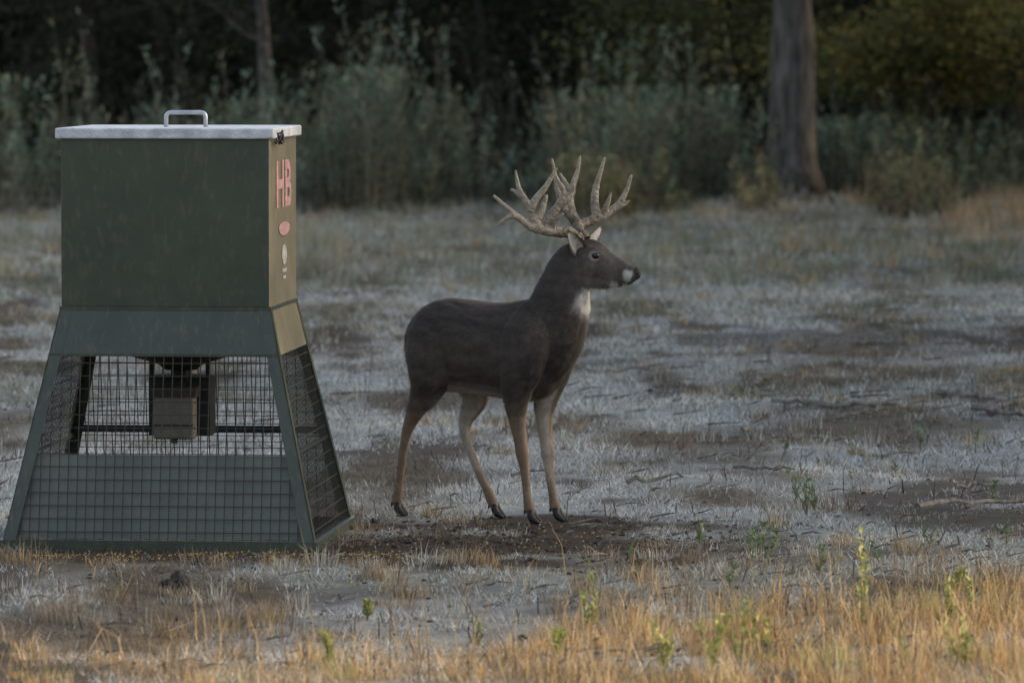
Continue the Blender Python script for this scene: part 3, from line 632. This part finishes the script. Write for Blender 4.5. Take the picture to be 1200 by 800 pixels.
fl=np.tile(flow,(NH,1)); fl[P[:,2]<.55]=-UP*1.0-BP.F*.15
nk_=P[:,2]>1.0; fl[nk_]=-UP*1.0-BP.F*.35
nose=np.linalg.norm(P-HPn.J(748,320),axis=1); fl=fl-(fl*Nn).sum(1)[:,None]*Nn; fl/=np.linalg.norm(fl,axis=1)[:,None]+1e-6
tuft=fbm(P[:,0]*30+P[:,1]*20,P[:,2]*30,131,2)
D=fl+Nn*(.06+.42*tuft)[:,None]+rng.normal(0,.10,(NH,3)); D/=np.linalg.norm(D,axis=1)[:,None]
Ls=np.where(P[:,2]<.5,.007,.022)*(.6+.7*rng.random(NH)); Ls=np.where(P[:,2]>1.12,.010,Ls); Ls=np.where(nose<.04,.001,Ls)
sd_=np.cross(D,Nn); sd_/=np.linalg.norm(sd_,axis=1)[:,None]+1e-6; wd=np.where(P[:,2]<.5,.0014,.0026)[:,None]*.5
V=np.stack([P-sd_*wd,P+sd_*wd,P+D*Ls[:,None]],1).reshape(-1,3)
hc=np.repeat(hcol*((.65+.6*rng.random(NH))*(.6+.8*tuft))[:,None],3,0)
new_mesh_obj('fur_coat',V,np.arange(3*NH).reshape(-1,3),M_fur,cols=hc,tri=3,parent=de)
M_hoof=mat('hoof',(.018,.016,.015),nscale=30,rough=.5)
for Q in fets:
    m=MB()
    for s in (1,-1):
        R=BP.R*s; F_=BP.F; b0=np.array([Q[0],Q[1],0])
        pts=[b0+R*.009+UP*.058,b0+F_*.008+R*.012+UP*.035,b0+F_*.022+R*.013+UP*.018,b0+F_*.042+R*.011+UP*.008,b0+F_*.055+R*.008+UP*.004]
        m.tube(pts,[.015,.017,.017,.011,.004],10,sq=1)
        dc=b0-F_*.022+R*.012+UP*.055; m.tube([dc+UP*.01,dc,dc-UP*.014-F_*.006],[.006,.006,.003],6)
    for k,v in enumerate(m.v): m.v[k]=(v[0],v[1],max(v[2],-.002))
    m.obj('hoof',M_hoof,de,True)
M_eye=mat('eye',(.008,.006,.005),nscale=5,rough=.06,spec=.6)
for s in (1,-1):
    m=MB(); c0=HPn.J(698,299.5,.0620*s); n=12
    for k in range(9):
        th=math.pi*k/8
        for j in range(n): a=2*math.pi*j/n; m.v.append(tuple(c0+HPn.R*s*math.cos(th)*.015+HPn.F*math.sin(th)*math.cos(a)*.019+UP*math.sin(th)*math.sin(a)*.0155))
    for k in range(8):
        for j in range(n): a=k*n+j;b=k*n+(j+1)%n; m.f.append((a,a+n,b+n,b))
    m.obj('eye',M_eye,de,True)
def ear(base,tip,nrm,wid,nm):
    base=np.array(base);tip=np.array(tip);ax=tip-base;L_=np.linalg.norm(ax);ax/=L_; nrm=np.array(nrm,float); nrm-=ax*nrm.dot(ax); nrm/=np.linalg.norm(nrm); sd=np.cross(ax,nrm)
    V=[];C=[];F=[]; nu,nv_=15,11
    for layer in (0,1):
        for i in range(nu):
            t=i/(nu-1); wv=wid*(math.sin(math.pi*min(1,.16+.84*t)**.85)**.75 if t<1 else 0.02); wv=max(wv,.002)
            for j in range(nv_):
                u=-1+2*j/(nv_-1); p=base+ax*L_*t+sd*wv*u*.95+nrm*(wv*.75*(u*u)-wv*.35)*(1-.5*t)-nrm*.004*layer*(1-abs(u)**4)+nrm*.008*math.sin(t*3)
                V.append(p); edge=abs(u)>.75 or t>.9
                k_=.7+.6*random.random()
                C.append(tuple(q*k_ for q in ((.09,.07,.055) if layer else ((.10,.08,.065) if edge else (.42,.39,.35)))))
    for l in (0,1):
        o=l*nu*nv_
        for i in range(nu-1):
            for j in range(nv_-1): a=o+i*nv_+j; F.append((a,a+1,a+nv_+1,a+nv_) if l else (a,a+nv_,a+nv_+1,a+1))
    ob=new_mesh_obj(nm,V,F,M_fur,cols=np.array(C),parent=de,smooth=True)
ear(HPn.J(681,297,.045),HPn.J(665,270,.15),(.25,-1,-.1),.037,'ear')
ear(HPn.J(688,286,-.035),HPn.J(705,265,-.14),(.5,-.8,-.3),.034,'ear')
AV=MB()
def ant(pts,r0,r1):
    r0*=1.46; r1*=1.2
    Q=[HPn.J(*p) for p in pts]; P=[]; 
    for i in range(len(Q)-1):
        p0=Q[max(i-1,0)];p1=Q[i];p2=Q[i+1];p3=Q[min(i+2,len(Q)-1)]
        for j in range(5):
            t=j/5; P.append(.5*((2*p1)+(-p0+p2)*t+(2*p0-5*p1+4*p2-p3)*t*t+(-p0+3*p1-3*p2+p3)*t**3))
    P.append(Q[-1]); n=len(P); AV.tube(P,[(r0+(r1-r0)*(k/(n-1))**1.3)*random.uniform(.94,1.06) for k in range(n)],10)
ant([(676,284,.035),(669,273,.05),(655,272,.09),(638,270,.14),(622,266,.18),(608,255,.21),(594,243,.22),(578,229,.22)],.020,.0055)
ant([(677,284,.035),(674,274,.035)],.025,.024)
ant([(616,261,.19),(603,253,.22),(592,257,.23),(582,265,.24)],.012,.004)
ant([(632,269,.16),(624,255,.17),(617,238,.18),(608,220,.19),(604,199,.19)],.0175,.004)
ant([(621,248,.175),(628,234,.17),(640,218,.16),(653,197,.15)],.016,.004)
ant([(637,270,.13),(644,256,.12),(654,241,.10),(661,226,.09),(654,212,.09),(649,202,.09)],.016,.004)
ant([(653,243,.10),(664,234,.09),(671,222,.08),(673,207,.08)],.013,.004)
ant([(624,264,.17),(633,250,.16),(638,236,.16),(641,228,.16)],.016,.005)
ant([(612,232,.185),(603,224,.19),(598,222,.19)],.008,.004)
ant([(645,271,.12),(652,258,.13),(660,250,.14)],.010,.005)
ant([(683,280,-.035),(677,268,-.06),(682,263,-.10),(697,257,-.15),(713,249,-.19),(726,238,-.21),(734,224,-.22),(740,205,-.22)],.020,.0055)
ant([(684,281,-.035),(681,272,-.045)],.025,.023)
ant([(700,256,-.155),(697,240,-.16),(698,222,-.17),(703,204,-.17),(709,184,-.17)],.0165,.004)
ant([(678,266,-.08),(670,250,-.09),(668,234,-.10),(672,216,-.11),(677,200,-.11),(680,182,-.11)],.0175,.004)
ant([(672,256,-.085),(662,246,-.08),(655,229,-.07),(651,208,-.06),(647,186,-.06)],.015,.004)
ant([(718,246,-.20),(729,241,-.21),(738,235,-.22)],.010,.004)
ant([(672,228,-.105),(663,215,-.10),(656,203,-.10)],.011,.004)
ant([(706,252,-.17),(713,236,-.16),(716,225,-.16)],.010,.004)
tmp=new_mesh_obj('tmp',AV.v,AV.f); md=tmp.modifiers.new('r','REMESH'); md.mode='VOXEL'; md.voxel_size=.0035
md=tmp.modifiers.new('s','SMOOTH'); md.factor=.5; md.iterations=3
bpy.context.view_layer.update(); me=bpy.data.meshes.new_from_object(tmp.evaluated_get(bpy.context.evaluated_depsgraph_get())); bpy.data.objects.remove(tmp)
n=len(me.vertices); q=np.empty(n*3,np.float32); me.vertices.foreach_get('co',q); q=q.reshape(-1,3).astype(float)
bc=HPn.J(680,276); d=np.linalg.norm(q-bc,axis=1); nz_=fbm(q[:,0]*40,q[:,2]*40+q[:,1]*20,111,3)
c=lerp((.09,.066,.045),(.31,.26,.195),np.clip(ss(.0,.32,d)+(nz_-.5)*1.1,0,1)); set_cols(me,c)
me.polygons.foreach_set('use_smooth',np.ones(len(me.polygons),bool)); M_ant=mat('antler',attr=True,nscale=50,namp=.3,bump=.7,bscale=70,rough=.5,spec=.4); me.materials.append(M_ant)
ao=bpy.data.objects.new('antlers',me); S.collection.objects.link(ao); ao.parent=de
print('done',nv)
